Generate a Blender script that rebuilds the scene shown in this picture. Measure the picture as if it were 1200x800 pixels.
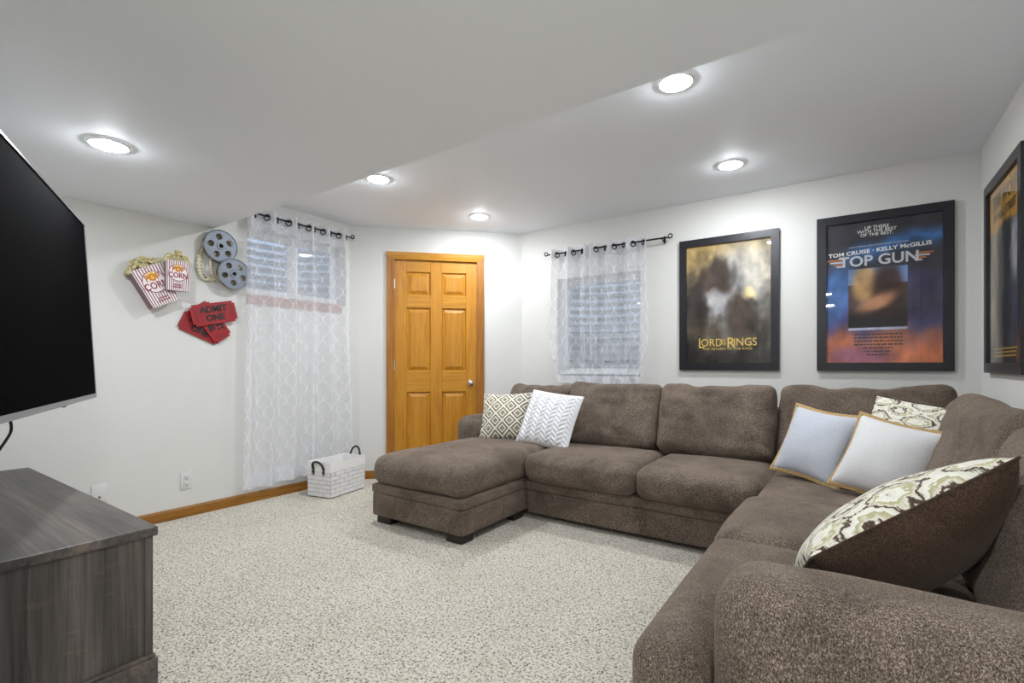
import bpy, bmesh, math, random
from mathutils import Vector, Matrix, noise
random.seed(7)
PI = math.pi
for o in list(bpy.data.objects): bpy.data.objects.remove(o)
scene = bpy.context.scene
COL = scene.collection

# ------------------------------------------------------------------ camera, world, exposure
YAW = math.radians(34.7)
cam_d = bpy.data.cameras.new('camera'); cam = bpy.data.objects.new('camera', cam_d); COL.objects.link(cam)
cam.location = (0, 0, 1.08); cam.rotation_euler = (PI/2, 0, YAW)
cam_d.sensor_width = 36; cam_d.lens = 574/1200*36; cam_d.shift_y = 28/1200; cam_d.clip_start = .02
scene.camera = cam
world = bpy.data.worlds.new('world'); scene.world = world; world.use_nodes = True
bg = world.node_tree.nodes['Background']; bg.inputs[0].default_value = (.62, .78, 1.0, 1); bg.inputs[1].default_value = 3.0
vs = scene.view_settings; vs.view_transform = 'Standard'; vs.look = 'None'; vs.gamma = 1; vs.use_curve_mapping = False
vs.exposure = 0.66
LAMP = 220.0          # radiance of a recessed lamp lens
LAMP_COL = (.955, 1.0, 1.05, 1)

# ------------------------------------------------------------------ room dimensions
XL, YP, XR, H, HS, YS = -3.908, 4.12, .66, 2.405, 2.10, 1.735
C1 = Vector((XL, 2.94)); C2 = Vector((-2.73, YP))
HX, HY, YT = -1.15, -2.9, 0.0      # open room behind the camera, wall behind the television
XA, YA = 3.2, .95                  # far side of that room, where the right wall ends

# ------------------------------------------------------------------ helpers: materials
def lin(c):
    if isinstance(c, str): c = [int(c[i:i+2], 16)/255 for i in (0, 2, 4)]
    return tuple((x/12.92 if x <= .04045 else ((x+.055)/1.055)**2.4) for x in c[:3]) + (1,)
class NT:
    def __init__(s, name):
        s.m = bpy.data.materials.new(name); s.m.use_nodes = True
        s.t = s.m.node_tree; s.b = s.t.nodes['Principled BSDF']; s.out = s.t.nodes['Material Output']
    def n(s, typ, **kw):
        x = s.t.nodes.new(typ)
        for k, v in kw.items(): setattr(x, k, v)
        return x
    def l(s, a, b): s.t.links.new(a, b)
    def put(s, sock, v):
        if hasattr(v, 'is_linked') or isinstance(v, bpy.types.NodeSocket): s.l(v, sock)
        else: sock.default_value = v
    def math(s, op, a, b=0.0, c=None):
        x = s.n('ShaderNodeMath', operation=op); s.put(x.inputs[0], a); s.put(x.inputs[1], b)
        if c is not None: s.put(x.inputs[2], c)
        return x.outputs[0]
    def obj(s): return s.n('ShaderNodeTexCoord').outputs['Object']
    def uv(s): return s.n('ShaderNodeTexCoord').outputs['UV']
    def mapping(s, vec, scale=(1,1,1), rot=(0,0,0), loc=(0,0,0)):
        x = s.n('ShaderNodeMapping'); s.l(vec, x.inputs[0]); x.inputs['Scale'].default_value = scale
        x.inputs['Rotation'].default_value = rot; x.inputs['Location'].default_value = loc; return x.outputs[0]
    def noise(s, vec, scale, detail=2, rough=.5, dist=0.0):
        x = s.n('ShaderNodeTexNoise'); s.l(vec, x.inputs['Vector']); x.inputs['Scale'].default_value = scale
        x.inputs['Detail'].default_value = detail; x.inputs['Roughness'].default_value = rough; x.inputs['Distortion'].default_value = dist
        return x.outputs['Fac']
    def ramp(s, fac, stops, interp='LINEAR'):
        x = s.n('ShaderNodeValToRGB'); x.color_ramp.interpolation = interp; e = x.color_ramp.elements
        while len(e) < len(stops): e.new(.5)
        for i, (p, c) in enumerate(stops):
            e[i].position = p; e[i].color = c if len(c) == 4 else tuple(c)+(1,)
        s.l(fac, x.inputs[0]); return x.outputs[0]
    def mix(s, fac, a, b, blend='MIX'):
        x = s.n('ShaderNodeMix', data_type='RGBA', blend_type=blend)
        s.put(x.inputs[0], fac); s.put(x.inputs[6], a); s.put(x.inputs[7], b); return x.outputs[2]
    def bump(s, h, strength=.3, dist=.01):
        x = s.n('ShaderNodeBump'); s.l(h, x.inputs['Height']); x.inputs['Strength'].default_value = strength
        x.inputs['Distance'].default_value = dist; s.l(x.outputs[0], s.b.inputs['Normal'])
    def set(s, color=None, rough=.5, metal=0, spec=.5, sheen=0, coat=0):
        if color is not None: s.put(s.b.inputs['Base Color'], color)
        s.put(s.b.inputs['Roughness'], rough); s.b.inputs['Metallic'].default_value = metal
        s.b.inputs['Specular IOR Level'].default_value = spec; s.b.inputs['Sheen Weight'].default_value = sheen
        s.b.inputs['Coat Weight'].default_value = coat; return s
def simple(name, hexc, rough=.5, metal=0, spec=.5, var=.06, scale=30):
    m = NT(name); c = lin(hexc); f = m.noise(m.obj(), scale, 3)
    m.set(m.ramp(f, [(.3, tuple(x*(1-var) for x in c[:3])), (.7, tuple(min(1, x*(1+var)) for x in c[:3]))]), rough, metal, spec)
    return m.m
MAT = {}
def paint(name, hexc, bump=.08):
    m = NT(name); c = lin(hexc); o = m.obj()
    m.set(m.ramp(m.noise(o, 1.3, 3), [(.3, tuple(x*.985 for x in c[:3])), (.7, c)]), .62, spec=.3)
    m.bump(m.noise(o, 220, 3), bump, .002); return m.m
MAT['wall'] = paint('wall_paint', 'd5d4d0')
MAT['ceiling'] = paint('ceiling_paint', 'f2f6fb', .1)
def carpet():
    m = NT('carpet'); o = m.obj()
    f = m.noise(o, 105, 3, .65); g = m.noise(o, 42, 2, .6); big = m.noise(o, 2.2, 3, .6)
    c = m.ramp(f, [(.31, lin('3a342c')), (.38, lin('82796b')), (.435, lin('e2dacb')), (.60, lin('f6f0e3')), (.78, lin('fffbf2'))])
    c2 = m.ramp(g, [(.30, lin('9a9183')), (.42, lin('ffffff'))])
    c3 = m.ramp(big, [(.3, (.90, .89, .865, 1)), (.65, (1, 1, 1, 1))])
    vo = m.n('ShaderNodeTexVoronoi'); m.l(m.mapping(o, (1, 1, .2)), vo.inputs['Vector']); vo.inputs['Scale'].default_value = 105
    vs_ = m.n('ShaderNodeSeparateColor'); m.l(vo.outputs['Color'], vs_.inputs[0])
    fk = m.math('MULTIPLY', m.math('LESS_THAN', vs_.outputs[0], .17), m.math('LESS_THAN', vo.outputs['Distance'], .43))
    c = m.mix(m.math('MULTIPLY', fk, .85), m.mix(.35, c, c2, 'MULTIPLY'), m.ramp(vs_.outputs[1], [(.2, lin('2b241c')), (.8, lin('7d705c'))]))
    f2 = m.math('MULTIPLY', m.math('GREATER_THAN', vs_.outputs[0], .70), m.math('LESS_THAN', vo.outputs['Distance'], .55))
    c = m.mix(m.math('MULTIPLY', f2, .55), c, lin('b9ab90'))
    m.set(m.mix(1, c, c3, 'MULTIPLY'), .95, spec=.1, sheen=.15)
    m.bump(m.math('ADD', f, m.math('MULTIPLY', g, .8)), 1.0, .02); return m.m
MAT['carpet'] = carpet()
def chenille(name, dark, mid, light, s=1.0):
    m = NT(name); o = m.obj()
    thread = m.noise(m.mapping(o, (1, 1, .55)), 330*s, 2, .6)
    slub = m.noise(m.mapping(o, (1, 1, .5)), 190*s, 2, .6)
    nap = m.noise(o, 4.5, 5, .62, .8)
    c = m.ramp(m.math('ADD', m.math('MULTIPLY', thread, .6), m.math('MULTIPLY', slub, .4)), [(.34, lin(dark)), (.5, lin(mid)), (.68, lin(light))])
    c = m.mix(1, c, m.ramp(nap, [(.33, (.66, .64, .62, 1)), (.6, (1.12, 1.10, 1.08, 1))]), 'MULTIPLY')
    m.set(c, .88, spec=.15, sheen=.35); m.b.inputs['Sheen Roughness'].default_value = .4
    m.b.inputs['Sheen Tint'].default_value = lin('b8a798')
    m.bump(m.math('ADD', thread, slub), .5, .003); return m.m
MAT['sofa'] = chenille('brown_chenille', '2a221b', '62564c', 'aa9d90', 1.5)
MAT['dark_brown'] = chenille('dark_brown_velvet', '261b14', '43342a', '655244', 1.6)
def wood(name, a, b, c, axis=2, rough=.5, coat=.0, sc=1.0):
    m = NT(name); s = [26*sc, 26*sc, 26*sc]; s[axis] = 1.6*sc
    v = m.mapping(m.obj(), s); f = m.noise(v, 1.0, 5, .6, 1.2); g = m.noise(v, 5.0, 2, .5)
    m.set(m.mix(.25, m.ramp(f, [(.3, lin(a)), (.5, lin(b)), (.72, lin(c))]), m.ramp(g, [(.35, lin(a)), (.65, lin(c))])), rough, coat=coat)
    m.bump(g, .05, .002); return m.m
MAT['oak'] = wood('golden_oak', 'a0650a', 'b97b12', 'c58c26', 1)
MAT['oak_h'] = wood('golden_oak_rail', 'a0650a', 'bb7e14', 'c8912c', 0)
MAT['oak_trim'] = wood('oak_trim', '7a4c0a', '985f14', 'ab7224', 1)
MAT['base_y'] = wood('oak_baseboard_y', '70430e', '8f5c16', 'a57528', 1)
MAT['base_x'] = wood('oak_baseboard_x', '70430e', '8f5c16', 'a57528', 0)
MAT['sill'] = wood('red_brown_sill', '7d5040', '9c6a56', 'b08370', 0)
def rustic(name, axis):
    m = NT(name); o = m.obj(); s = [9, 9, 9]; s[axis] = 1.0; s2 = [60, 60, 60]; s2[axis] = 2.0
    f = m.noise(m.mapping(o, s), 1.0, 4, .6, .4); g = m.noise(m.mapping(o, s2), 1.0, 4, .65)
    c = m.ramp(f, [(.3, lin('2f2c2a')), (.5, lin('454140')), (.63, lin('5a5451')), (.75, lin('75695c'))])
    sp_ = m.n('ShaderNodeSeparateXYZ'); m.l(o, sp_.inputs[0]); pk = m.n('ShaderNodeTexWhiteNoise', noise_dimensions='1D')
    m.l(m.math('FLOOR', m.math('ADD', m.math('MULTIPLY', sp_.outputs[1], 13.0), m.math('MULTIPLY', m.noise(m.mapping(o, (3, 3, 3)), 1.0, 2), .5))), pk.inputs['W'])
    saw = m.noise(m.mapping(o, (12, 12, 50) if axis == 2 else (50, 12, 12)), 1.0, 3, .6)
    c = m.mix(m.math('MULTIPLY', m.math('GREATER_THAN', saw, .64), .14), c, lin('8a7d6a'))
    c = m.mix(1, m.mix(.45, c, m.ramp(g, [(.35, lin('2a2726')), (.7, lin('6f6a66'))])), m.ramp(pk.outputs['Value'], [(.0, (.58, .57, .56, 1)), (1, (1.4, 1.34, 1.24, 1))]), 'MULTIPLY')
    m.set(c, .42, spec=.4)
    m.bump(g, .12, .002); return m.m
MAT['rustic_v'] = rustic('weathered_grey_wood', 2); MAT['rustic_x'] = rustic('weathered_grey_wood_top', 0)
MAT['black'] = simple('black_satin', '1b1b1e', .35, var=.03)
MAT['black_frame'] = simple('black_poster_frame', '1a1a20', .32, var=.03)
MAT['iron'] = simple('dark_iron', '2b2724', .45, .6)
MAT['nickel'] = simple('brushed_nickel', 'b9b6b0', .28, 1.0, var=.03)
MAT['bezel'] = simple('grey_metal_bezel', '8b8b8d', .35, .7, var=.03)
MAT['screen'] = simple('screen_off', '020203', .9, spec=.02, var=0)
MAT['white_plastic'] = simple('white_plastic', 'd3d2cf', .35, var=.01)
MAT['outlet_dark'] = simple('outlet_slots', '3a3a3a', .6)
MAT['foot'] = simple('dark_wood_foot', '201a17', .5)
MAT['vinyl'] = simple('white_vinyl', 'dfe2e4', .4, var=.02)
MAT['leather'] = simple('black_leather', '1f1d1e', .5)
MAT['white_strap'] = simple('white_strap', 'e2e1e0', .7, var=.03)
MAT['liner'] = simple('white_liner', 'e6e5e3', .85, var=.02)
MAT['cable'] = simple('black_cable', '151515', .5)
MAT['kernel'] = simple('popcorn_kernel', 'cfc394', .7, var=.18, scale=60)
MAT['box_white'] = simple('popcorn_box_white', 'e9e2e2', .5, var=.03)
MAT['box_red'] = simple('popcorn_box_red', '8f5f6c', .5, var=.05)
MAT['box_side'] = simple('popcorn_box_side', '8a6f70', .6, var=.06)
MAT['yellow'] = simple('yellow_print', 'e2b13a', .5)
MAT['red_print'] = simple('dark_red_print', '8c3038', .5)
MAT['orange_print'] = simple('orange_print', 'b4632c', .5)
MAT['ticket'] = simple('ticket_red', '93181f', .45, var=.1, scale=14)
MAT['ticket_line'] = simple('ticket_dark_red', '75161c', .5)
MAT['ticket_text'] = simple('ticket_black', '1c1416', .5)
MAT['reel'] = simple('reel_blue_grey', '727a85', .45, .2, var=.12, scale=90)
MAT['reel_back'] = simple('reel_bronze', '8f8567', .5, .3)
MAT['film'] = simple('film_cream', 'c9c1a6', .5)
MAT['film_dark'] = simple('film_dark', '3b3530', .5)
MAT['jute'] = NT('jute_braid').m
def jute():
    m = NT('jute_braid'); o = m.obj(); f = m.noise(o, 260, 3, .6)
    m.set(m.ramp(f, [(.3, lin('8f7348')), (.55, lin('bd9f70')), (.75, lin('dcc398'))]), .9, spec=.1); m.bump(f, .6, .004); return m.m
MAT['jute'] = jute()
def linen(name, a, b):
    m = NT(name); o = m.obj(); f = m.noise(m.mapping(o, (1, 3, 3)), 160, 2, .6); g = m.noise(m.mapping(o, (3, 1, 3)), 160, 2, .6)
    h = m.math('ADD', m.math('MULTIPLY', f, .5), m.math('MULTIPLY', g, .5))
    m.set(m.ramp(h, [(.35, lin(a)), (.65, lin(b))]), .9, spec=.1, sheen=.1); m.bump(h, .25, .002); return m.m
MAT['linen_blue'] = linen('blue_grey_linen', 'a3a8b2', 'c6c9d0'); MAT['linen_white'] = linen('white_linen', 'c4c4c5', 'dad9d7')
MAT['knit'] = linen('white_chunky_knit', 'dcdde0', 'f2f2f3')
def ikat():
    m = NT('ikat_print'); uv = m.uv()
    sx = m.n('ShaderNodeSeparateXYZ'); m.l(uv, sx.inputs[0]); u, v = sx.outputs[0], sx.outputs[1]
    n1 = m.math('MULTIPLY', m.math('SUBTRACT', m.noise(m.mapping(uv, (1, 1, 1)), 26, 4, .65), .5), .22)
    n2 = m.math('MULTIPLY', m.math('SUBTRACT', m.noise(m.mapping(uv, (10, 140, 1)), 1, 2), .5), .10)
    cu = m.math('COSINE', m.math('MULTIPLY', u, 2*PI/.19)); cv = m.math('COSINE', m.math('MULTIPLY', v, 2*PI/.10))
    f = m.math('ADD', m.math('ADD', m.math('MULTIPLY', m.math('ADD', cu, cv), .25), m.math('MULTIPLY', n1, 3.0)), m.math('MULTIPLY', n2, 3.0))
    g = m.math('FRACT', m.math('MULTIPLY', m.math('ADD', f, 1.0), 2.1))
    c = m.ramp(g, [(.0, lin('d9d6c8')), (.20, lin('d9d6c8')), (.27, lin('4a3a30')), (.40, lin('5a4a3d')), (.47, lin('dedacd')), (.66, lin('b9b48f')), (.76, lin('a9a27a')), (.84, lin('e2dfd4'))])
    m.set(c, .9, spec=.1, sheen=.1); return m.m
MAT['ikat'] = ikat()
def diamonds():
    m = NT('diamond_print'); uv = m.uv()
    sx = m.n('ShaderNodeSeparateXYZ'); m.l(uv, sx.inputs[0])
    wob = m.math('MULTIPLY', m.math('SUBTRACT', m.noise(uv, 60, 2), .5), .16)
    fu = m.math('SUBTRACT', m.math('PINGPONG', m.math('MULTIPLY', sx.outputs[0], 2/.125), 1.0), 0)
    fv = m.math('SUBTRACT', m.math('PINGPONG', m.math('MULTIPLY', sx.outputs[1], 2/.125), 1.0), 0)
    d = m.math('ADD', m.math('ADD', fu, fv), wob)          # 0 .. 2, diamonds round 0 and 2
    e = m.math('PINGPONG', d, 1.0)
    c = m.ramp(e, [(.0, lin('c9c3ae')), (.12, lin('6f6a58')), (.20, lin('8b8672')), (.36, lin('a09a85')), (.42, lin('ddd8c8')), (.58, lin('ddd8c8')), (.64, lin('3d362c')), (.78, lin('453d32')), (.84, lin('d8d2c0')), (1, lin('e0dbcb'))])
    m.set(c, .9, spec=.1, sheen=.1); return m.m
MAT['diamond'] = diamonds()
def sheer(name, tint, alpha=.50):
    m = NT(name); uv = m.uv(); t = m.t
    sx = m.n('ShaderNodeSeparateXYZ'); m.l(uv, sx.inputs[0])
    u = m.math('MULTIPLY', sx.outputs[0], 1/.135); v = m.math('MULTIPLY', sx.outputs[1], 2*PI/.175)
    cv = m.math('COSINE', v); c3 = m.math('MULTIPLY', m.math('COSINE', m.math('MULTIPLY', v, 3.0)), -.10)
    w = m.math('MULTIPLY', m.math('ADD', cv, c3), .25)
    def fam(off, sg):
        a = m.math('ADD', m.math('SUBTRACT', u, m.math('MULTIPLY', w, sg)), off)
        fr = m.math('FRACT', m.math('ADD', a, 100.0)); return m.math('MINIMUM', fr, m.math('SUBTRACT', 1.0, fr))
    d = m.math('MINIMUM', fam(0, 1.0), fam(.5, -1.0))
    line = m.math('SUBTRACT', 1.0, m.math('SMOOTH_MIN', m.math('DIVIDE', d, .055), 1.0, .25)); line = m.math('MAXIMUM', line, 0.0)
    weave = m.math('MULTIPLY', m.noise(m.mapping(uv, (1, 1, 1)), 140, 2), .12)
    a = m.math('ADD', m.math('ADD', alpha-.06, weave), m.math('MULTIPLY', line, .30))
    a = m.math('MINIMUM', a, 1.0)
    dif = m.n('ShaderNodeBsdfDiffuse'); dif.inputs[0].default_value = lin(tint)
    tl = m.n('ShaderNodeBsdfTranslucent'); tl.inputs[0].default_value = lin(tint)
    tr = m.n('ShaderNodeBsdfTransparent')
    m1 = m.n('ShaderNodeMixShader'); m1.inputs[0].default_value = .35; m.l(dif.outputs[0], m1.inputs[1]); m.l(tl.outputs[0], m1.inputs[2])
    m2 = m.n('ShaderNodeMixShader'); m.l(a, m2.inputs[0]); m.l(tr.outputs[0], m2.inputs[1]); m.l(m1.outputs[0], m2.inputs[2])
    m.l(m2.outputs[0], m.out.inputs[0]); t.nodes.remove(m.b); return m.m
MAT['sheer'] = sheer('white_sheer', 'f3f4f7'); 
def pane():
    m = NT('clear_pane'); lw = m.n('ShaderNodeLayerWeight'); lw.inputs[0].default_value = .5
    fr = m.n('ShaderNodeMath', operation='MULTIPLY_ADD'); m.l(m.math('POWER', lw.outputs['Facing'], 5.0), fr.inputs[0]); fr.inputs[1].default_value = .9; fr.inputs[2].default_value = .022
    tr = m.n('ShaderNodeBsdfTransparent'); gl = m.n('ShaderNodeBsdfGlossy'); gl.inputs['Roughness'].default_value = .02
    x = m.n('ShaderNodeMixShader'); m.l(fr.outputs[0], x.inputs[0]); m.l(tr.outputs[0], x.inputs[1]); m.l(gl.outputs[0], x.inputs[2])
    m.l(x.outputs[0], m.out.inputs[0]); m.t.nodes.remove(m.b); return m.m
MAT['pane'] = pane()
def emit(name, col, s):
    m = NT(name); e = m.n('ShaderNodeEmission'); e.inputs[0].default_value = col; e.inputs[1].default_value = s
    m.l(e.outputs[0], m.out.inputs[0]); m.t.nodes.remove(m.b); return m.m
MAT['lens'] = emit('lamp_lens', LAMP_COL, LAMP)
MAT['lamp_trim'] = simple('lamp_trim_white', 'f2f1ee', .5, var=.01)
MAT['galv'] = simple('galvanised_steel', 'a9b1ba', .5, .3, var=.12, scale=12)
MAT['gravel'] = simple('gravel', '8d8a84', .9, var=.3, scale=60)
def printmat():
    m = NT('poster_print'); a = m.n('ShaderNodeVertexColor'); a.layer_name = 'Col'
    m.set(a.outputs[0], .65, spec=.15); return m.m
MAT['print'] = printmat()
MAT['p_white'] = simple('print_white', 'e8e6e0', .5, var=.01); MAT['p_gold'] = simple('print_gold', 'e0bf5e', .5, var=.05)
MAT['p_grey'] = simple('print_silver', 'b9bdc4', .5, var=.05); MAT['p_dark'] = simple('print_dark', '2e2a34', .5)
MAT['p_yel'] = simple('print_black', '2a2114', .5)

# ------------------------------------------------------------------ helpers: geometry
class MB:
    def __init__(s): s.v = []; s.f = []; s.uvs = None
    def add(s, vs, fs, M=None):
        b = len(s.v); s.v += [tuple((M @ Vector(p)) if M else p) for p in vs]; s.f += [tuple(i+b for i in f) for f in fs]; return s
    def box(s, x0, x1, y0, y1, z0, z1, M=None):
        return s.add([(x0,y0,z0),(x1,y0,z0),(x1,y1,z0),(x0,y1,z0),(x0,y0,z1),(x1,y0,z1),(x1,y1,z1),(x0,y1,z1)],
                     [(0,3,2,1),(4,5,6,7),(0,1,5,4),(1,2,6,5),(2,3,7,6),(3,0,4,7)], M)
    def bbox(s, x0, x1, y0, y1, z0, z1, b=.004, M=None):
        vs, fs = rbox(((x0+x1)/2, (y0+y1)/2, (z0+z1)/2), (x1-x0, y1-y0, z1-z0), b, ts=[-1, 'r', 'R', 1]); return s.add(vs, fs, M)
    def prism(s, poly, z0, z1, M=None):
        n = len(poly); vs = [(x, y, z0) for x, y in poly]+[(x, y, z1) for x, y in poly]
        return s.add(vs, [tuple(range(n-1, -1, -1)), tuple(range(n, 2*n))]+[(i, (i+1) % n, n+(i+1) % n, n+i) for i in range(n)], M)
    def tube(s, pts, r, n=8, closed=False, M=None, cap=True):
        pts = [Vector(p) for p in pts]; N = len(pts); vs = []; fs = []
        t0 = (pts[1]-pts[0]).normalized(); up = Vector((0,0,1)) if abs(t0.z) < .9 else Vector((1,0,0)); nrm = t0.cross(up).normalized()
        for i, p in enumerate(pts):
            a = pts[(i-1) % N] if (closed or i > 0) else p; b = pts[(i+1) % N] if (closed or i < N-1) else p
            t = (b-a).normalized(); nrm = (nrm-t*nrm.dot(t)).normalized(); bn = t.cross(nrm); rr = r[i] if isinstance(r, (list, tuple)) else r
            for k in range(n):
                c = 2*PI*k/n; vs.append(tuple(p+(nrm*math.cos(c)+bn*math.sin(c))*rr))
        for i in range(N if closed else N-1):
            j = (i+1) % N
            for k in range(n): fs.append((i*n+k, i*n+(k+1) % n, j*n+(k+1) % n, j*n+k))
        if not closed and cap: fs += [tuple(range(n-1, -1, -1)), tuple(range((N-1)*n, N*n))]
        return s.add(vs, fs, M)
    def lathe(s, prof, n=24, M=None):
        vs = []; fs = []; P = len(prof)
        for i in range(n):
            a = 2*PI*i/n
            vs += [(r*math.cos(a), r*math.sin(a), z) for r, z in prof]
        for i in range(n):
            j = (i+1) % n
            for k in range(P-1): fs.append((i*P+k, j*P+k, j*P+k+1, i*P+k+1))
        return s.add(vs, fs, M)
    def torus(s, R, r, n=18, m=8, M=None):
        return s.tube([(R*math.cos(2*PI*i/n), R*math.sin(2*PI*i/n), 0) for i in range(n)], r, m, True, M)
def rbox(c, size, r, n=12, ts=None, deform=None):
    """surface lattice of a box with all edges rounded to radius r"""
    hx = [x/2 for x in size]
    def axis(h):
        if ts: return [-h, -h+r, h-r, h]
        out = []
        for i in range(n+1):
            t = -1+2*i/n; out.append(math.copysign(1-(1-abs(t))**1.5, t)*h)
        return out
    A = [axis(h) for h in hx]; N = len(A[0])-1; key = {}; vs = []; fs = []
    def vid(i, j, k):
        if (i, j, k) in key: return key[(i, j, k)]
        p = Vector((A[0][i], A[1][j], A[2][k])); q = Vector([max(-(hx[a]-r), min(hx[a]-r, p[a])) for a in range(3)])
        d = p-q
        if d.length > 1e-9: p = q+d.normalized()*r
        if deform: p = deform(p, (p.x/hx[0], p.y/hx[1], p.z/hx[2]))
        key[(i, j, k)] = len(vs); vs.append(tuple(p+Vector(c))); return key[(i, j, k)]
    for a in range(N):
        for b in range(N):
            for k, fl in ((0, 1), (N, 0)):
                q = [(a,b,k),(a+1,b,k),(a+1,b+1,k),(a,b+1,k)]
                for perm, fl2 in (((0,1,2), 0), ((2,0,1), 0), ((1,2,0), 0)):
                    ids = [vid(*[t[perm[x]] for x in range(3)]) for t in q]
                    fs.append(tuple(ids[::-1] if fl else ids))
    return vs, fs
def link(name, me, mat, parent=None, M=None, smooth=True):
    o = bpy.data.objects.new(name, me); COL.objects.link(o)
    if mat is not None and not me.materials: me.materials.append(mat if not isinstance(mat, str) else MAT[mat])
    if smooth:
        me.polygons.foreach_set('use_smooth', [True]*len(me.polygons)); 
        if hasattr(me, 'set_sharp_from_angle'): me.set_sharp_from_angle(angle=math.radians(42))
    if parent is not None: o.parent = parent
    if M is not None: o.matrix_local = M
    me.update(); return o
def fixn(me):
    bm = bmesh.new(); bm.from_mesh(me); bmesh.ops.recalc_face_normals(bm, faces=bm.faces); bm.to_mesh(me); bm.free()
def build(name, mb, mat, parent=None, M=None, smooth=True, fix=True):
    if parent is not None and M is None and parent.get('_w'): M = WM[parent.name].inverted()   # shapes given in world space
    me = bpy.data.meshes.new(name); me.from_pydata(mb.v, [], mb.f)
    if fix: fixn(me)
    return link(name, me, mat, parent, M, smooth)
WM = {}
def tag(o, label, cat, group=None):
    o['label'] = label; o['category'] = cat
    if group: o['group'] = group
    return o
def thing(name, label, cat, M=None, group=None, world_parts=False):
    o = bpy.data.objects.new(name, None); COL.objects.link(o); o.empty_display_size = .1
    M = M or Matrix.Identity(4); o.matrix_world = M; WM[o.name] = M.copy()
    if world_parts: o['_w'] = 1
    return tag(o, label, cat, group)
def struct(o): o['kind'] = 'structure'; return o
def rename(o): return o
def frame(origin, X, Y=None, tilt=None):
    X = Vector(X).normalized(); Y = Vector(Y or (0,0,1)); Y = (Y-X*X.dot(Y)).normalized(); Z = X.cross(Y)
    M = Matrix.Identity(4)
    for i, a in enumerate((X, Y, Z)):
        for k in range(3): M[k][i] = a[k]
    M.translation = Vector(origin); return M
def on_left(y, z, out=0): return frame((XL+out, y, z), (0,1,0))
def on_back(x, z, out=0): return frame((x, YP-out, z), (1,0,0))
def on_right(y, z, out=0): return frame((XR-out, y, z), (0,-1,0))
def text_mesh(s, size, ext=.0008, sx=1.0, spacing=1.0, bold=0.0):
    cu = bpy.data.curves.new('lettering', 'FONT'); cu.body = s; cu.size = size; cu.extrude = ext; cu.align_x = 'CENTER'; cu.align_y = 'CENTER'
    cu.space_character = spacing; cu.offset = bold; cu.resolution_u = 3; cu.space_line = .8
    o = bpy.data.objects.new('t', cu); COL.objects.link(o)
    dg = bpy.context.evaluated_depsgraph_get(); me = bpy.data.meshes.new_from_object(o.evaluated_get(dg))
    bpy.data.objects.remove(o); bpy.data.curves.remove(cu)
    for v in me.vertices: v.co.x *= sx
    me.name = 'lettering'; me.materials.clear(); return me
def letter(s, size, mat, parent, x, y, z, rot=0, **kw):
    return link('lettering', text_mesh(s, size, **kw), mat, parent, Matrix.Translation((x, y, z)) @ Matrix.Rotation(rot, 4, 'Z'), smooth=False)
def Rz(a): return Matrix.Rotation(math.radians(a), 4, 'Z')
def T(x, y, z): return Matrix.Translation((x, y, z))

# ------------------------------------------------------------------ room shell
WT = .12
WIN1 = (1.98, 2.90, 1.64, 2.20)      # on the left wall: y0 y1 z0 z1
WIN2 = (-2.32, -1.50, 1.00, 1.905)   # on the back wall: x0 x1 z0 z1
struct(build('floor', MB().box(XL-.3, XA+.3, HY-.3, YP+.3, -.1, 0), 'carpet', smooth=False))
struct(build('ceiling', MB().box(XL-.3, XR+.3, YS, YP+.3, H, H+.1), 'ceiling', smooth=False))
struct(build('ceiling_soffit', MB().box(XL-.3, XA+.3, HY-.3, YS, HS, H+.1), 'ceiling', smooth=False))
y0, y1, z0, z1 = WIN1; D = .22
w = MB()
w.box(XL-D, XL, YT-.2, y0, 0, H); w.box(XL-D, XL, y1, C1.y+.1, 0, H); w.box(XL-D, XL, y0, y1, 0, z0); w.box(XL-D, XL, y0, y1, z1, H)
struct(build('wall_left', w, 'wall', smooth=False))
x0, x1, z0, z1 = WIN2
w = MB()
w.box(C2.x-.1, x0, YP, YP+D, 0, H); w.box(x1, XR+.12, YP, YP+D, 0, H); w.box(x0, x1, YP, YP+D, 0, z0); w.box(x0, x1, YP, YP+D, z1, H)
struct(build('wall_back', w, 'wall', smooth=False))
struct(build('wall_right', MB().box(XR, XR+WT, YA-WT, YP+.1, 0, H).box(XR, XA+.1, YA-WT, YA, 0, H), 'wall', smooth=False))
struct(build('wall_front', MB().box(XL-.1, HX, YT-WT, YT, 0, HS), 'wall', smooth=False))
struct(build('wall_hall', MB().box(HX-WT, HX, HY-.1, YT-WT, 0, HS), 'wall', smooth=False))
struct(build('wall_rear', MB().box(HX-.1, XA+.1, HY-WT, HY, 0, HS), 'wall', smooth=False))
struct(build('wall_far', MB().box(XA, XA+WT, HY-.1, YA, 0, HS), 'wall', smooth=False))
# wall with the door: local x along the wall, y up, z into the room
DL = (C2-C1).length; DW = frame((C1.x, C1.y, 0), (C2.x-C1.x, C2.y-C1.y, 0))
S0, S1, DH = .405, 1.215, 2.10
w = MB(); w.box(-.1, S0-.02, 0, H, -.12, 0); w.box(S1+.02, DL+.1, 0, H, -.12, 0); w.box(S0-.02, S1+.02, DH+.02, H, -.12, 0); w.box(S0-.03, S1+.03, 0, DH+.03, -.13, -.10)
struct(build('wall_door', w, 'wall', M=DW, smooth=False))
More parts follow.
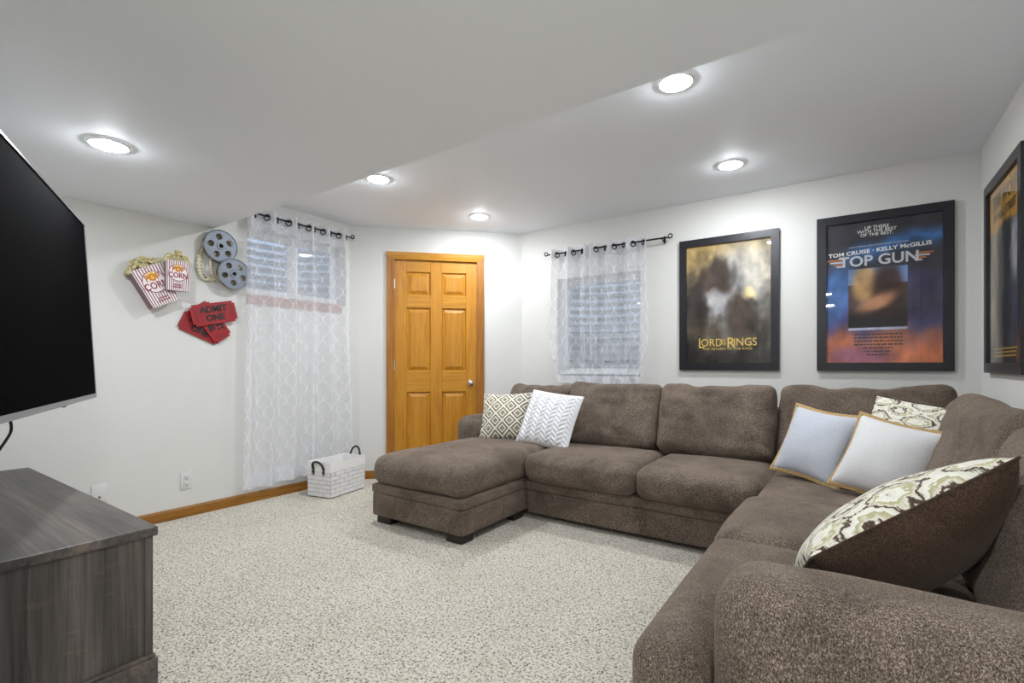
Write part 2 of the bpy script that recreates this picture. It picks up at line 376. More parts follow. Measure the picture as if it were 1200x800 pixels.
# baseboards
BH = .075
def bb(name, mb, mat, M=None): struct(build(name, mb, mat, M=M, smooth=False))
def prof_bb(L0, L1): return [(0,0),(.014,0),(.014,BH-.012),(.008,BH),(0,BH)]
m = MB(); m.prism([(XL,0),(XL+.014,0),(XL+.014,BH-.014),(XL+.007,BH),(XL,BH)], 0, 1)
m.v = [(x, YT+z*(C1.y-YT), y) for x, y, z in m.v]; bb('baseboard_left', m, 'base_y')
m = MB()
for a, b in ((0, .335), (1.285, DL)):
    m.box(a, b, 0, BH-.012, 0, .014); m.box(a, b, BH-.012, BH, 0, .008)
bb('baseboard_door', m, 'base_x', DW)
m = MB(); m.box(C2.x, XR, YP-.014, YP, 0, BH-.012); m.box(C2.x, XR, YP-.008, YP, BH-.012, BH); bb('baseboard_back', m, 'base_x')
m = MB(); m.box(XR-.014, XR, YA, YP, 0, BH-.012); m.box(XR-.008, XR, YA, YP, BH-.012, BH); bb('baseboard_right', m, 'base_y')

# door, six raised panels
door = struct(build('door_1', MB().box(S0, S1, .01, DH, -.075, -.05), 'oak', M=DW, smooth=False))
def dpart(name, mb, mat, parent=door): return build(name, mb, mat, parent, Matrix.Identity(4), smooth=name in ('door_knob', 'hinge'))
PX = [(.527, .757), (.868, 1.105)]; PZ = [(.22, .822), (1.022, 1.642), (1.762, 1.99)]
zf, zb = -.018, -.05
for a, b in ((S0, PX[0][0]), (PX[0][1], PX[1][0]), (PX[1][1], S1)): dpart('stile', MB().bbox(a, b, .01, DH, zb, zf, .003), 'oak')
rz = [(.01, PZ[0][0]), (PZ[0][1], PZ[1][0]), (PZ[1][1], PZ[2][0]), (PZ[2][1], DH)]
for a, b in rz:
    for p in PX: dpart('rail', MB().bbox(p[0], p[1], a, b, zb, zf-.0005, .002), 'oak_h')
for xa, xb in PX:
    for za, zb_ in PZ:
        vs = []; fs = []
        for ins, dz in ((0, -.019), (.008, -.034), (.014, -.034), (.045, -.020), (.048, -.020)):
            vs += [(xa+ins, za+ins, dz), (xb-ins, za+ins, dz), (xb-ins, zb_-ins, dz), (xa+ins, zb_-ins, dz)]
        for k in range(4):
            for i in range(4): fs.append((k*4+i, k*4+(i+1) % 4, k*4+4+(i+1) % 4, k*4+4+i))
        fs.append((16, 17, 18, 19)); dpart('panel', MB().add(vs, fs), 'oak')
kb = dpart('door_knob', MB().lathe([(.001, 0), (.032, 0), (.032, .004), (.027, .009), (.012, .012), (.011, .03), (.018, .034), (.027, .045), (.029, .055), (.025, .066), (.014, .073), (.001, .074)], 24, T(1.148, .905, zf)), 'nickel')
kb['label'] = 'round brushed nickel door knob'
for zz in (1.87, 1.08, .25):
    h_ = dpart('hinge', MB().tube([(S0-.004, zz-.045, zf+.008), (S0-.004, zz+.045, zf+.008)], .007).box(S0-.004, S0+.014, zz-.045, zz+.045, zf-.001, zf+.002), 'nickel')
trim = MB()
tr = struct(build('trim_1', MB().box(S0-.02, S0, 0, DH+.02, -.10, .0).box(S1, S1+.02, 0, DH+.02, -.10, 0).box(S0, S1, DH, DH+.02, -.10, 0), 'oak_trim', M=DW, smooth=False))
tr['label'] = 'golden oak jamb and casing around the door'
for a, b, s in ((.338, .410, 1), (1.210, 1.282, -1)):
    m = MB(); pr = [(a, 0), (b, 0), (b, .008 if s > 0 else .018), ((a+b)/2, .016), (a, .018 if s > 0 else .008)]
    m.prism(pr, 0, 1); m.v = [(x, z*(DH+.072 - (0 if False else 0)), y) for x, y, z in m.v]; build('casing', m, 'oak_trim', tr, Matrix.Identity(4), False)
m = MB(); m.prism([(DH+.002, 0), (DH+.072, 0), (DH+.072, .020), ((DH*2+.074)/2, .017), (DH+.002, .009)], 0, 1)
m.v = [(.336+z*(1.284-.336), x, y) for x, y, z in m.v]; build('casing', m, 'oak_h', tr, Matrix.Identity(4), False)

# windows (structure) with galvanised wells outside
def window(n, M, w, h, label, e=.045, split=True):
    """M: local x along wall, y up, z into room, origin at lower left of the opening on the room face"""
    f = MB(); d0, d1 = -.17, -.11
    f.box(0, w, 0, e, d0, d1).box(0, w, h-e, h, d0, d1).box(0, e, e, h-e, d0, d1).box(w-e, w, e, h-e, d0, d1)
    root = struct(build('window_%d' % n, f, 'vinyl', M=M, smooth=False)); root['label'] = label
    I = Matrix.Identity(4)
    if split: build('mullion', MB().bbox(w/2-.025, w/2+.025, e, h-e, d0+.005, d1-.005, .003), 'vinyl', root, I, False)
    for a, b in (((e, w/2-.025), (w/2+.025, w-e)) if split else ((e, w-e),)):
        s = MB(); k = .022
        s.box(a, b, e, e+k, d0+.01, d1-.012).box(a, b, h-e-k, h-e, d0+.01, d1-.012).box(a, a+k, e+k, h-e-k, d0+.01, d1-.012).box(b-k, b, e+k, h-e-k, d0+.01, d1-.012)
        sa = build('sash', s, 'vinyl', root, I, False)
        build('pane', MB().box(a+k, b-k, e+k, h-e-k, -.145, -.142), 'pane', sa, I, False)
    # well: half round corrugated steel sheet standing outside the wall
    vs = []; fs = []; A = 20; Z = 60; R = w*.62
    zlo, zhi = -.25, h+.30
    for k in range(Z+1):
        zz = zlo+(zhi-zlo)*k/Z; rr = R+.018*math.sin(2*PI*zz/.075)
        for i in range(A+1):
            a = PI*i/A; vs.append((w/2+rr*math.cos(a), zz, -.23-rr*.75*math.sin(a)))
    for k in range(Z):
        for i in range(A): fs.append((k*(A+1)+i, k*(A+1)+i+1, (k+1)*(A+1)+i+1, (k+1)*(A+1)+i))
    well = build('window_well', MB().add(vs, fs), 'galv', root, I); well['label'] = 'corrugated galvanised window well'
    build('gravel_bed', MB().box(-.15, w+.15, zlo-.04, zlo+.04, -.23-R*.8, -.225), 'gravel', root, I, False)
    return root
w1 = window(1, on_left(WIN1[0], WIN1[2]), WIN1[1]-WIN1[0], WIN1[3]-WIN1[2], 'white basement window high on the wall behind floor-length sheers')
build('window_sill', MB().bbox(-.0, WIN1[1]-WIN1[0]-.05, -.075, 0, -.0, .012, .004).box(0, WIN1[1]-WIN1[0], -.0, .003, -.11, 0), 'sill', w1, Matrix.Identity(4), False)['label'] = 'red-brown wooden sill board'
w2 = window(2, on_back(WIN2[0], WIN2[2]), WIN2[1]-WIN2[0], WIN2[3]-WIN2[2], 'white basement window above the sofa behind short sheers', .03, False)
build('window_sill', MB().bbox(0, WIN2[1]-WIN2[0], -.02, .005, -.11, .0, .004), 'vinyl', w2, Matrix.Identity(4), False)

# ------------------------------------------------------------------ recessed lamps
def lamp(x, y, z, label):
    r = thing('recessed_light', label, 'ceiling light', T(x, y, z), 'recessed ceiling lights')
    build('lens', MB().lathe([(.0001, -.0185), (.028, -.0175), (.050, -.014), (.063, -.010), (.070, -.004), (.070, -.0005)], 32), 'lens', r)
    build('trim_ring', MB().lathe([(.071, -.0005), (.071, -.007), (.075, -.0075), (.080, -.004), (.081, -.0003)], 32), 'lamp_trim', r)
lamp(-.675, 2.32, H, 'round recessed light in the raised ceiling, nearest the lower ceiling on the poster side')
lamp(-2.761, 2.32, H, 'round recessed light in the raised ceiling, near the soffit edge and the floor-length curtains')
lamp(-.655, 3.48, H, 'round recessed light in the raised ceiling close to the two posters')
lamp(-2.72, 3.42, H, 'round recessed light in the raised ceiling in front of the wooden door')
lamp(-2.82, .80, HS, 'round recessed light in the lower ceiling above the television')
lamp(-.30, -.10, HS, 'round recessed light in the lower ceiling where the two rooms meet')
for x, y, w_ in ((-.30, -1.7, 'by the hall wall, unseen and added for fill'), (1.0, -.30, 'past the end of the poster wall'), (1.4, -1.7, 'along the rear wall, unseen and added for fill'), (2.6, -.10, 'in the far corner behind the poster wall, unseen and added for fill'), (2.6, -1.7, 'in the far rear corner, unseen and added for fill')): lamp(x, y, HS, 'round recessed light in the adjoining room '+w_)  # unseen lamps added for fill, except the one past the poster wall

# ------------------------------------------------------------------ sectional sofa
def nz(p, s, seed=0): return noise.noise(Vector((p.x*s+seed*7.3, p.y*s-seed*3.1, p.z*s+seed)))
def cushion_def(seed, puff=(0, 0, 0), wr=.006, extra=None):
    def f(p, u):
        q = Vector(p)
        for a in range(3):
            b, c = [k for k in range(3) if k != a]
            q[a] += math.copysign(1, u[a])*puff[a]*max(0, 1-u[b]**2)*max(0, 1-u[c]**2)*min(1, abs(u[a])**2)
        q += Vector((nz(p, 4, seed), nz(p, 4, seed+5), nz(p, 4, seed+9)))*wr + Vector((nz(p, 13, seed), nz(p, 13, seed+3), nz(p, 13, seed+7)))*wr*.35
        return extra(q, u) if extra else q
    return f
sofa = thing('sectional_sofa', 'large brown chenille sectional sofa with a chaise, wrapping the corner below the posters', 'sofa', T(-1.2, 3.2, 0), world_parts=True)
def sp(name, mb, mat='sofa', smooth=True): return build(name, mb, mat, sofa, None, smooth)
def soft(name, c, size, r, seed, puff=(0,0,0), n=18, wr=.006, M=None, extra=None):
    vs, fs = rbox((0,0,0), size, r, n, None, cushion_def(seed, puff, wr, extra)); M = T(*c) @ (M or Matrix.Identity(4))
    return sp(name, MB().add(vs, fs, M))
def base(x0, x1, y0, y1, z0, z1, r=.02, seed=1, name='base'):
    return soft(name, ((x0+x1)/2, (y0+y1)/2, (z0+z1)/2), (x1-x0, y1-y0, z1-z0), r, seed, wr=.002, n=12)
# bases and their upper rails
base(-2.715, -1.90, 2.225, 3.99, .05, .215, seed=1); base(-2.72, -1.895, 2.218, 3.98, .205, .275, .022, 2, 'front_rail')
base(-1.90, -.36, 2.925, 3.99, .03, .205, seed=3); base(-1.90, -.38, 2.912, 3.98, .195, .275, .022, 4, 'front_rail')
base(-.38, .60, 1.06, 3.99, .04, .21, seed=5); base(-.395, .60, 1.07, 3.97, .20, .275, .022, 6, 'front_rail')
for x, y in ((-2.69, 2.25), (-2.05, 2.245), (-2.05, 2.80), (-2.69, 3.85), (-.36, 1.09), (.42, 1.09), (.42, 3.85)):
    sp('foot', MB().bbox(x, x+.13, y, y+.11, 0, .055, .006), 'foot', False)
# seat cushions
soft('seat_cushion', (-2.305, 2.79, .368), (.83, 1.17, .20), .085, 11, (0, .02, .022), 22)
soft('seat_cushion', (-2.29, 3.52, .36), (.80, .42, .19), .06, 21, (0, 0, .01), 12)
soft('seat_cushion', (-1.492, 3.20, .366), (.81, .70, .196), .07, 12, (0, .018, .02), 20)
soft('seat_cushion', (-.735, 3.20, .366), (.70, .70, .196), .07, 13, (0, .018, .022), 20)
soft('seat_cushion', (.05, 3.10, .352), (.88, 1.00, .19), .05, 14, (0, 0, .012), 18)
soft('seat_cushion', (-.06, 2.262, .366), (.74, .675, .198), .07, 15, (.015, 0, .018), 20)
# near seat cushion wraps round the front of the arm
bm = bmesh.new()
pts = [(-.43, 1.06), (-.255, 1.06), (-.255, 1.315), (.30, 1.315), (.30, 1.925), (-.43, 1.925)]
vs = [bm.verts.new((x, y, .268)) for x, y in pts]; f = bm.faces.new(vs); ex = bmesh.ops.extrude_face_region(bm, geom=[f])
bmesh.ops.translate(bm, verts=[v for v in ex['geom'] if isinstance(v, bmesh.types.BMVert)], vec=(0, 0, .20))
bmesh.ops.recalc_face_normals(bm, faces=bm.faces)
bmesh.ops.bevel(bm, geom=list(bm.edges), offset=.075, segments=7, profile=.5, affect='EDGES', clamp_overlap=True)
bmesh.ops.triangulate(bm, faces=[f for f in bm.faces if len(f.verts) > 4])
bmesh.ops.subdivide_edges(bm, edges=[e for e in bm.edges if e.calc_length() > .12], cuts=3, use_grid_fill=True)
mb = MB(); bm.verts.index_update()
mb.v = [tuple(v.co+Vector((nz(v.co, 4, 31), nz(v.co, 4, 32), nz(v.co, 4, 33)))*.005) for v in bm.verts]; mb.f = [tuple(v.index for v in f.verts) for f in bm.faces]; bm.free()
sp('seat_cushion', mb)
# back frames
base(-2.75, .62, 3.90, 4.02, .05, .78, .04, 7, 'back_frame')
base(.54, .645, 1.05, 4.0, .05, .76, .04, 8, 'back_frame')
# arms
soft('arm', (-2.685, 3.575, .345), (.22, .82, .60), .085, 16, (.01, .01, .01), 18, .005)
soft('arm', (.20, 1.185, .34), (.89, .235, .60), .085, 17, (.006, .006, .004), 22, .004)
# back cushions along the poster wall
def sag(k=.02, seed=0):
    def f(q, u):
        q.z += -k*max(0, u[2])*(math.cos(u[0]*PI)*.5+.5)*1.0 + .0 + .012*nz(Vector((u[0]*2, 0, 0)), 1.7, seed)*max(0, u[2])
        q.y += math.copysign(.012, u[1])*noise.noise(Vector((u[0]*2.2+seed, u[2]*4.5+u[0]*1.5, seed*.7)))*min(1, abs(u[1])*1.2); return q
    return f
def backc(x0, x1, yb, zc, hgt, thk, tilt, seed, extra=None, rz=0, puff=.035):
    return soft('back_cushion', ((x0+x1)/2, yb, zc), (x1-x0, thk, hgt), .07, seed, (0, puff, .0), 30, .017, Matrix.Rotation(math.radians(rz), 4, 'Z') @ Matrix.Rotation(math.radians(-tilt), 4, 'X'), extra or sag(.012, seed))
backc(-2.60, -1.93, 3.72, .665, .50, .20, 24, 41)
backc(-1.925, -1.16, 3.62, .685, .52, .22, 22, 42)
backc(-1.15, -.40, 3.60, .685, .52, .23, 21, 43)
def corner_shape(q, u):
    t = u[0]
    q.z += max(0, u[2])*(-.035*math.exp(-((t+.35)/.18)**2) - .03*math.exp(-((t-.2)/.25)**2) + .03*max(0, t)**2); return q
backc(-.40, .50, 3.70, .685, .54, .22, 22, 44, corner_shape)
def backr(y0, y1, xb, zc, hgt, thk, tilt, seed):
    return soft('back_cushion', (xb, (y0+y1)/2, zc), (y1-y0, thk, hgt), .085, seed, (0, .04, .0), 34, .017, Matrix.Rotation(-PI/2, 4, 'Z') @ Matrix.Rotation(math.radians(-tilt), 4, 'X'), sag(.012, seed))
backr(2.05, 3.28, .435, .675, .52, .22, 19, 45)
backr(1.29, 2.05, .425, .665, .50, .22, 19, 46)

# ------------------------------------------------------------------ pillows
def pillow_grid(w, h, t, n, side, pinch=.06, disp=None, sag=0):
    vs = []; uv = []; fs = []
    for j in range(n+1):
        for i in range(n+1):
            a = -1+2*i/n; b = -1+2*j/n
            a = math.copysign(1-(1-abs(a))**1.35, a); b = math.copysign(1-(1-abs(b))**1.35, b)
            x = a*w/2*(1-pinch*(1-b*b)*abs(a)); y = b*h/2*(1-pinch*(1-a*a)*abs(b))
            z = t*(max(0, (1-a*a))*max(0, (1-b*b)))**.5
            p = Vector((x, y, z))
            if disp: z += disp(x, y)*min(1, (1-max(abs(a), abs(b)))*6)
            z += .006*noise.noise(Vector((x*9, y*9, t*50)))*min(1, z/.02)
            vs.append((x, y, side*z)); uv.append((x, y))
    for j in range(n):
        for i in range(n):
            q = (j*(n+1)+i, j*(n+1)+i+1, (j+1)*(n+1)+i+1, (j+1)*(n+1)+i); fs.append(q if side > 0 else q[::-1])
    return vs, fs, uv
def uvmesh(name, vs, fs, uv):
    me = bpy.data.meshes.new(name); me.from_pydata(vs, [], fs); L = me.uv_layers.new(name='UVMap')
    for lp in me.loops: L.data[lp.index].uv = uv[lp.vertex_index]
    return me
def pillow(label, M, w, h, tf, tb, mf, mbk, n=28, pinch=.06, disp=None, trim=None, group='throw pillows on the sofa'):
    r = thing('throw_pillow', label, 'pillow', M, group)
    link('front_panel', uvmesh('front_panel', *pillow_grid(w, h, tf, n, 1, pinch, disp)), mf, r)
    link('back_panel', uvmesh('back_panel', *pillow_grid(w, h, tb, 28, -1, pinch)), mbk, r)
    pts = []
    for k in range(64):
        s = k/16; e = int(s); t = -1+2*(s-e)
        a, b = ((t, -1), (1, t), (-t, 1), (-1, -t))[e]
        pts.append((a*w/2*(1-pinch*(1-b*b)), b*h/2*(1-pinch*(1-a*a)), 0))
    if trim:
        m = MB()
        for sc_ in (.99, 1.035): m.tube([(p[0]*sc_, p[1]*sc_, .006 if sc_ < 1 else .001) for p in pts], .0085, 6, True)
        build('jute_trim', m, trim, r)['label'] = 'tan braided jute edging'
    else: build('piping', MB().tube(pts, .0035, 6, True), mbk, r)
    return r
def knit(x, y):
    cw = .046; c = math.floor(x/cw); lx = x/cw-c-.5; sg = 1 if c % 2 == 0 else -1
    ph = y/.036+sg*lx*.95+(.0 if sg > 0 else .5)
    return .018*abs(math.sin(PI*ph))**.7*(1-.75*(2*abs(lx))**4)
P_dir = lambda az: Vector((math.cos(math.radians(az)), math.sin(math.radians(az)), 0))
def lean(bottom_mid, az, back, h, roll=0):
    """pillow standing on its lower edge: az = heading of its width axis, back = degrees of lean away from the viewer"""
    X = P_dir(az); out = Vector((X.y, -X.x, 0)); b = math.radians(back)
    Y = Vector((0,0,1))*math.cos(b) - out*math.sin(b)
    M = frame(Vector(bottom_mid)+Y*h/2, X, Y); return M @ Rz(roll)
pillow('cream and charcoal diamond-print throw pillow beside the chaise arm', lean((-2.375, 3.29, .47), 16, 26, .40, 3), .44, .42, .09, .07, 'diamond', 'linen_white')
pillow('white chunky braided-knit throw pillow beside the diamond-print one', lean((-1.935, 3.215, .468), 2, 27, .43, -6), .46, .45, .085, .07, 'knit', 'linen_white', 150, .04, knit)
pillow('brown and cream ikat-print throw pillow tucked behind the white jute-edged one', lean((.225, 3.07, .47), -26, 24, .46, -7), .50, .46, .08, .10, 'ikat', 'dark_brown')
pillow('pale blue-grey linen throw pillow with tan jute edging', lean((-.20, 3.07, .465), -32, 24, .40, -6), .39, .40, .085, .06, 'linen_blue', 'linen_blue', 28, .10, None, 'jute')
pillow('white linen throw pillow with tan jute edging', lean((.105, 2.80, .465), -26, 26, .38, -10), .385, .385, .10, .06, 'linen_white', 'linen_white', 28, .10, None, 'jute')
P1, P2, P4 = Vector((-.10, 1.36, .60)), Vector((.31, 1.58, .86)), Vector((-.13, 1.70, .43))
pillow('large brown throw pillow with ikat-print front leaning behind the near sofa arm', frame((P2+P4)/2-(P2-P1)*.02, P2-P1, P4-P1), .50, .46, .10, .15, 'ikat', 'dark_brown', 32, -.02)

# ------------------------------------------------------------------ curtains, rods
def curtain(name, label, M, xt, xb, ytop, ybot, nf, ph, seed, group, shape=None, hem=0.0, rod=.07, rod_y=None):
    vs = []; uv = []; fs = []; NU, NV = 110, 70; W = abs(xt[1]-xt[0])*1.9
    for j in range(NV+1):
        v = j/NV
        for i in range(NU+1):
            u = i/NU; x = (xt[0]+(xt[1]-xt[0])*u)*(1-v)+(xb[0]+(xb[1]-xb[0])*u)*v
            A = .046*(1-.2*v); a = 2*PI*nf*u+ph+.7*noise.noise(Vector((u*2.3, v*1.3, seed)))*v*2
            z = rod+A*math.sin(a)+.012*noise.noise(Vector((u*5, v*3, seed+3)))*v
            x += .012*math.cos(a)+.012*noise.noise(Vector((u*3, v*4, seed+8)))*v
            y = ytop+(ybot-ytop)*v + hem*noise.noise(Vector((u*2, seed, 1)))*v
            p = (x, y, z)
            if shape: p = shape(p, u, v)
            vs.append((p[0], p[1], max(.010, p[2]))); uv.append((u*W, y))
    for j in range(NV):
        for i in range(NU):
            fs.append((j*(NU+1)+i, (j+1)*(NU+1)+i, (j+1)*(NU+1)+i+1, j*(NU+1)+i+1))
    root = thing(name, label, 'curtain', M, group)
    link('sheer_panel', uvmesh('sheer_panel', vs, fs, uv), 'sheer', root)
    # top header, hem: a second thickness of cloth
    def band(nm, v0, v1, off):
        k0, k1 = int(v0*NV), int(v1*NV); vv = []; ff = []; uu = []
        for j in range(k0, k1+1):
            for i in range(NU+1):
                p = vs[j*(NU+1)+i]; vv.append((p[0], p[1], p[2]+off)); uu.append((.31, .0))
        for j in range(k1-k0):
            for i in range(NU): ff.append((j*(NU+1)+i, (j+1)*(NU+1)+i, (j+1)*(NU+1)+i+1, j*(NU+1)+i+1))
        link(nm, uvmesh(nm, vv, ff, uu), 'sheer', root)
    band('header', 0, .075, -.003); band('hem', .955, 1, -.003)
    for k in range(int(2*nf)+1):
        u = (k*PI-ph)/(2*PI*nf)
        if .02 < u < .98:
            x = xt[0]+(xt[1]-xt[0])*u
            build('grommet', MB().torus(.023, .0048, 18, 6, T(x, rod_y-.012, rod+.004) @ Matrix.Rotation(math.radians(58 if k % 2 else -50), 4, 'Y')), 'iron', root)
    return root
def rod(label, M, x0, x1, y, out, fin0=True, fin1=True):
    r = thing('curtain_rod', label, 'curtain rod', M)
    build('rod', MB().tube([(x0, y, out), (x1, y, out)], .0075, 10), 'iron', r)
    for x, s, on in ((x0, -1, fin0), (x1, 1, fin1)):
        if on:
            pts = [(x, y, out), (x+s*.02, y+.002, out)]
            for k in range(15):
                a = -PI*.55+k/14*PI*1.75; R = .024-.010*k/14
                pts.append((x+s*(.045+R*math.cos(a)*.9), y+.012+R*math.sin(a)*.8, out))
            build('finial', MB().tube(pts, [.0065]*2+[.006-.002*k/14 for k in range(15)], 8), 'iron', r)
    for x in (x0+.02, x1-.02):
        build('bracket', MB().box(x-.008, x+.008, y-.03, y+.03, 0, .004).tube([(x, y-.012, .002), (x, y-.014, out*.6), (x, y-.009, out)], .005), 'iron', r)
ML = on_left(0, 0); MBk = on_back(0, 0)
rod('dark iron curtain rod with scroll finials by the wooden door', ML, 1.94, 2.875, 2.272, .07)
G1 = 'floor-length sheers'
curtain('sheer_curtain', 'long sheer trellis curtain panel hanging beside the film reel wall art', ML, (1.93, 2.48), (1.90, 2.50), 2.318, .125, 3, .4, 1, G1, hem=.05, rod_y=2.272)
curtain('sheer_curtain', 'long sheer trellis curtain panel hanging behind the white basket', ML, (2.47, 2.87), (2.47, 2.93), 2.318, .10, 2.5, .9, 2, G1, lambda p, u, v: (p[0]+.03*u*v, p[1], p[2]+.02*u*v), hem=.02, rod_y=2.272)
rod('dark iron curtain rod with scroll finials above the sofa', MBk, -2.36, -1.27, 2.135, .07)
def tuck(cx, hw):
    def f(p, u, v):
        x, y, z = p
        k = max(0, (v-.66)/.34); k = k*k*(3-2*k)
        e = abs((x-cx)/hw)
        x2 = cx+(x-cx)*(1+.05*min(1, v/.66)-.20*k)
        y2 = y+.10*k*e**3*0 + .02*noise.noise(Vector((x*14, y*9, 3)))*k
        z2 = z+.03*k*noise.noise(Vector((x*9, y*16, 8)))
        return (x2, y2, min(.075 if k > .5 else z2, z2))
    return f
G2 = 'short sheers above the sofa'
curtain('sheer_curtain', 'short sheer trellis curtain panel on the door side of the sofa window', MBk, (-2.36, -1.93), (-2.36, -1.92), 2.175, .915, 2.5, .3, 3, G2, tuck(-1.90, .5), rod_y=2.135)
curtain('sheer_curtain', 'short sheer trellis curtain panel on the poster side of the sofa window', MBk, (-1.94, -1.42), (-1.93, -1.42), 2.175, .905, 3, 1.1, 4, G2, tuck(-1.90, .5), rod_y=2.135)

# ------------------------------------------------------------------ framed posters: plain colour stand-ins with their lettering
def sm(a, b, x): t = max(0, min(1, (x-a)/(b-a))); return t*t*(3-2*t)
def mixc(a, b, t): return tuple(a[i]*(1-t)+b[i]*t for i in range(3))
def hx(s): return tuple(int(s[i:i+2], 16)/255 for i in (0, 2, 4))
def blob(u, v, cx, cy, rx, ry, rot=0, soft=.5):
    c, s = math.cos(rot), math.sin(rot); x = ((u-cx)*c+(v-cy)*s)/rx; y = (-(u-cx)*s+(v-cy)*c)/ry
    return 1-sm(1-soft, 1+soft, math.hypot(x, y))
def fbm(u, v, s, k=0): return noise.fractal(Vector((u*s, v*s, k)), 1.0, 2.0, 3)
def art_gold(u, v):
    n = fbm(u, v, 4, 2); n2 = fbm(u, v, 9, 5); u += .06*n; v += .05*n2
    c = mixc(hx('5e5548'), hx('a58d5c'), sm(.45, .95, v+.15*n))
    c = mixc(c, hx('8f8f90'), blob(u, v, .62, .62, .38, .34, .5)*.9)
    c = mixc(c, hx('b9b3a6'), blob(u, v, .85, .78, .2, .2)*.7)
    c = mixc(c, hx('3b2f28'), blob(u, v, .36, .72, .2, .16, .2, .4)*.9)
    c = mixc(c, hx('a9a7a8'), blob(u, v, .42, .50, .26, .10, -.2)*.9)
    c = mixc(c, hx('332d2b'), blob(u, v, .12, .52, .14, .2, 0, .4)*.85)
    c = mixc(c, hx('4a3f36'), blob(u, v, .66, .38, .17, .2, .2, .4)*.9)
    c = mixc(c, hx('f0d9a0'), blob(u, v, .77, .56, .07, .06)*.9)
    c = mixc(c, hx('262628'), (1-sm(.08, .26, v+.08*n))*.75)
    return tuple(max(0, min(1, x*(1+.28*n+.22*n2))) for x in c)
def art_dusk(u, v):
    n = fbm(u, v, 4, 12); n2 = fbm(u, v, 8, 15)
    c = mixc(hx('4d4a78'), hx('35343a'), sm(.48, .70, v))
    c = mixc(hx('c4724c'), c, sm(.10, .30, v+.10*n))
    c = mixc(c, hx('8a5a8e'), blob(u, v, .3, .05, .3, .07)*.6)
    w = v-.80-.10*(u-.5)+.05*n
    c = mixc(c, hx('3f74b4'), max(0, 1-abs(w)/.085)*sm(.1, .35, u))
    c = mixc(c, hx('4a76b0'), blob(u, v, .10, .50, .16, .22, -.5)*.8)
    c = mixc(c, hx('3a3648'), blob(u, v, .86, .42, .2, .16)*.7)
    if .21 < u < .725 and .245 < v < .665:
        q = hx('6d8dc0') if v > .55 else hx('4a3a38')
        q = mixc(q, hx('caa06a'), blob(u, v, .36, .56, .12, .13, 0, .4)*.9)
        q = mixc(q, hx('3a2620'), blob(u, v, .56, .50, .14, .20, 0, .4)*.9)
        q = mixc(q, hx('c08a66'), blob(u, v, .46, .42, .17, .05, .3, .5)*.8)
        q = mixc(q, hx('211c20'), (1-sm(.27, .40, v)))
        c = q
    if .21 < u < .725 and .233 < v < .245: c = hx('b8bad0')
    return tuple(max(0, min(1, x*(1+.22*n+.16*n2))) for x in c)
def art_yellow(u, v):
    n = fbm(u, v, 5, 22); n2 = fbm(u, v, 8, 25); u0_, v0_ = u, v; u += .05*n; v += .04*n2
    c = mixc(hx('6a6250'), hx('454a58'), sm(.2, .8, u+.3*n))
    c = mixc(c, hx('b9a98c'), blob(u, v, .16, .45, .16, .4)*.6)
    c = mixc(c, hx('c3c3c6'), blob(u, v, .8, .62, .14, .16)*.8)
    c = mixc(c, hx('23222a'), blob(u, v, .48, .40, .24, .36, 0, .3)*.95)
    c = mixc(c, hx('8b8378'), blob(u, v, .45, .52, .05, .16)*.5)
    c = mixc(c, hx('d09c3c'), sm(.745, .775, v0_+.015*math.sin(u0_*9)))
    c = mixc(c, hx('3a352c'), (1-sm(.06, .14, v))*.8)
    return tuple(max(0, min(1, x*(1+.22*n+.18*n2))) for x in c)
def poster(label, M, w, h, art, fw=.055, depth=.028):
    """M: origin at lower left outer corner of the frame on the wall"""
    r = thing('framed_poster', label, 'framed poster', M, 'framed posters')
    for a in range(4):
        L0, L1 = [(0,0),(w,0),(w,h),(0,h)], [(fw,fw),(w-fw,fw),(w-fw,h-fw),(fw,h-fw)]
        p = [L0[a], L0[(a+1) % 4], L1[(a+1) % 4], L1[a]]
        build('frame_bar', MB().prism(p, .002, depth), 'black_frame', r, None, False)
    pw, ph = w-2*fw, h-2*fw; NU, NV = 84, 124; vs = []; fs = []; cols = []
    for j in range(NV+1):
        for i in range(NU+1):
            u, v = i/NU, j/NV; vs.append((fw+u*pw, fw+v*ph, .010)); cols.append(lin(art(u, v)))
    for j in range(NV):
        for i in range(NU): fs.append((j*(NU+1)+i, j*(NU+1)+i+1, (j+1)*(NU+1)+i+1, (j+1)*(NU+1)+i))
    me = bpy.data.meshes.new('print'); me.from_pydata(vs, [], fs); ca = me.color_attributes.new('Col', 'FLOAT_COLOR', 'POINT')
    for k, c in enumerate(cols): ca.data[k].color = c
    pr = link('print', me, 'print', r); build('backing_board', MB().box(.01, w-.01, .01, h-.01, .003, .008), 'black', r, None, False)
    build('glazing', MB().box(fw-.003, w-fw+.003, fw-.003, h-fw+.003, .016, .018), 'pane', r, None, False)
    return r, pr, fw, pw, ph
def lt(P, s, size, mat, u, v, **kw):
    r, pr, fw, pw, ph = P
    return letter(s, size, mat, pr, fw+u*pw, fw+v*ph, .0108, ext=.0004, **kw)
P = poster('black-framed poster with a gold and silver painterly print, beside the sofa window', on_back(-1.161, 1.043), .724, 1.052, art_gold)
lt(P, 'L', .115, 'p_gold', .185, .165, sx=.9); lt(P, 'ORD', .085, 'p_gold', .315, .170, sx=.9); lt(P, 'OF\nTHE', .03, 'p_gold', .445, .172)
lt(P, 'R', .115, 'p_gold', .545, .165, sx=.9); lt(P, 'INGS', .085, 'p_gold', .71, .170, sx=.9)
lt(P, 'THE RETURN OF THE KING', .026, 'p_gold', .5, .118, spacing=1.15)
P = poster('black-framed poster with a dusky blue, purple and orange print', on_back(-.201, 1.044), .734, 1.072, art_dusk)
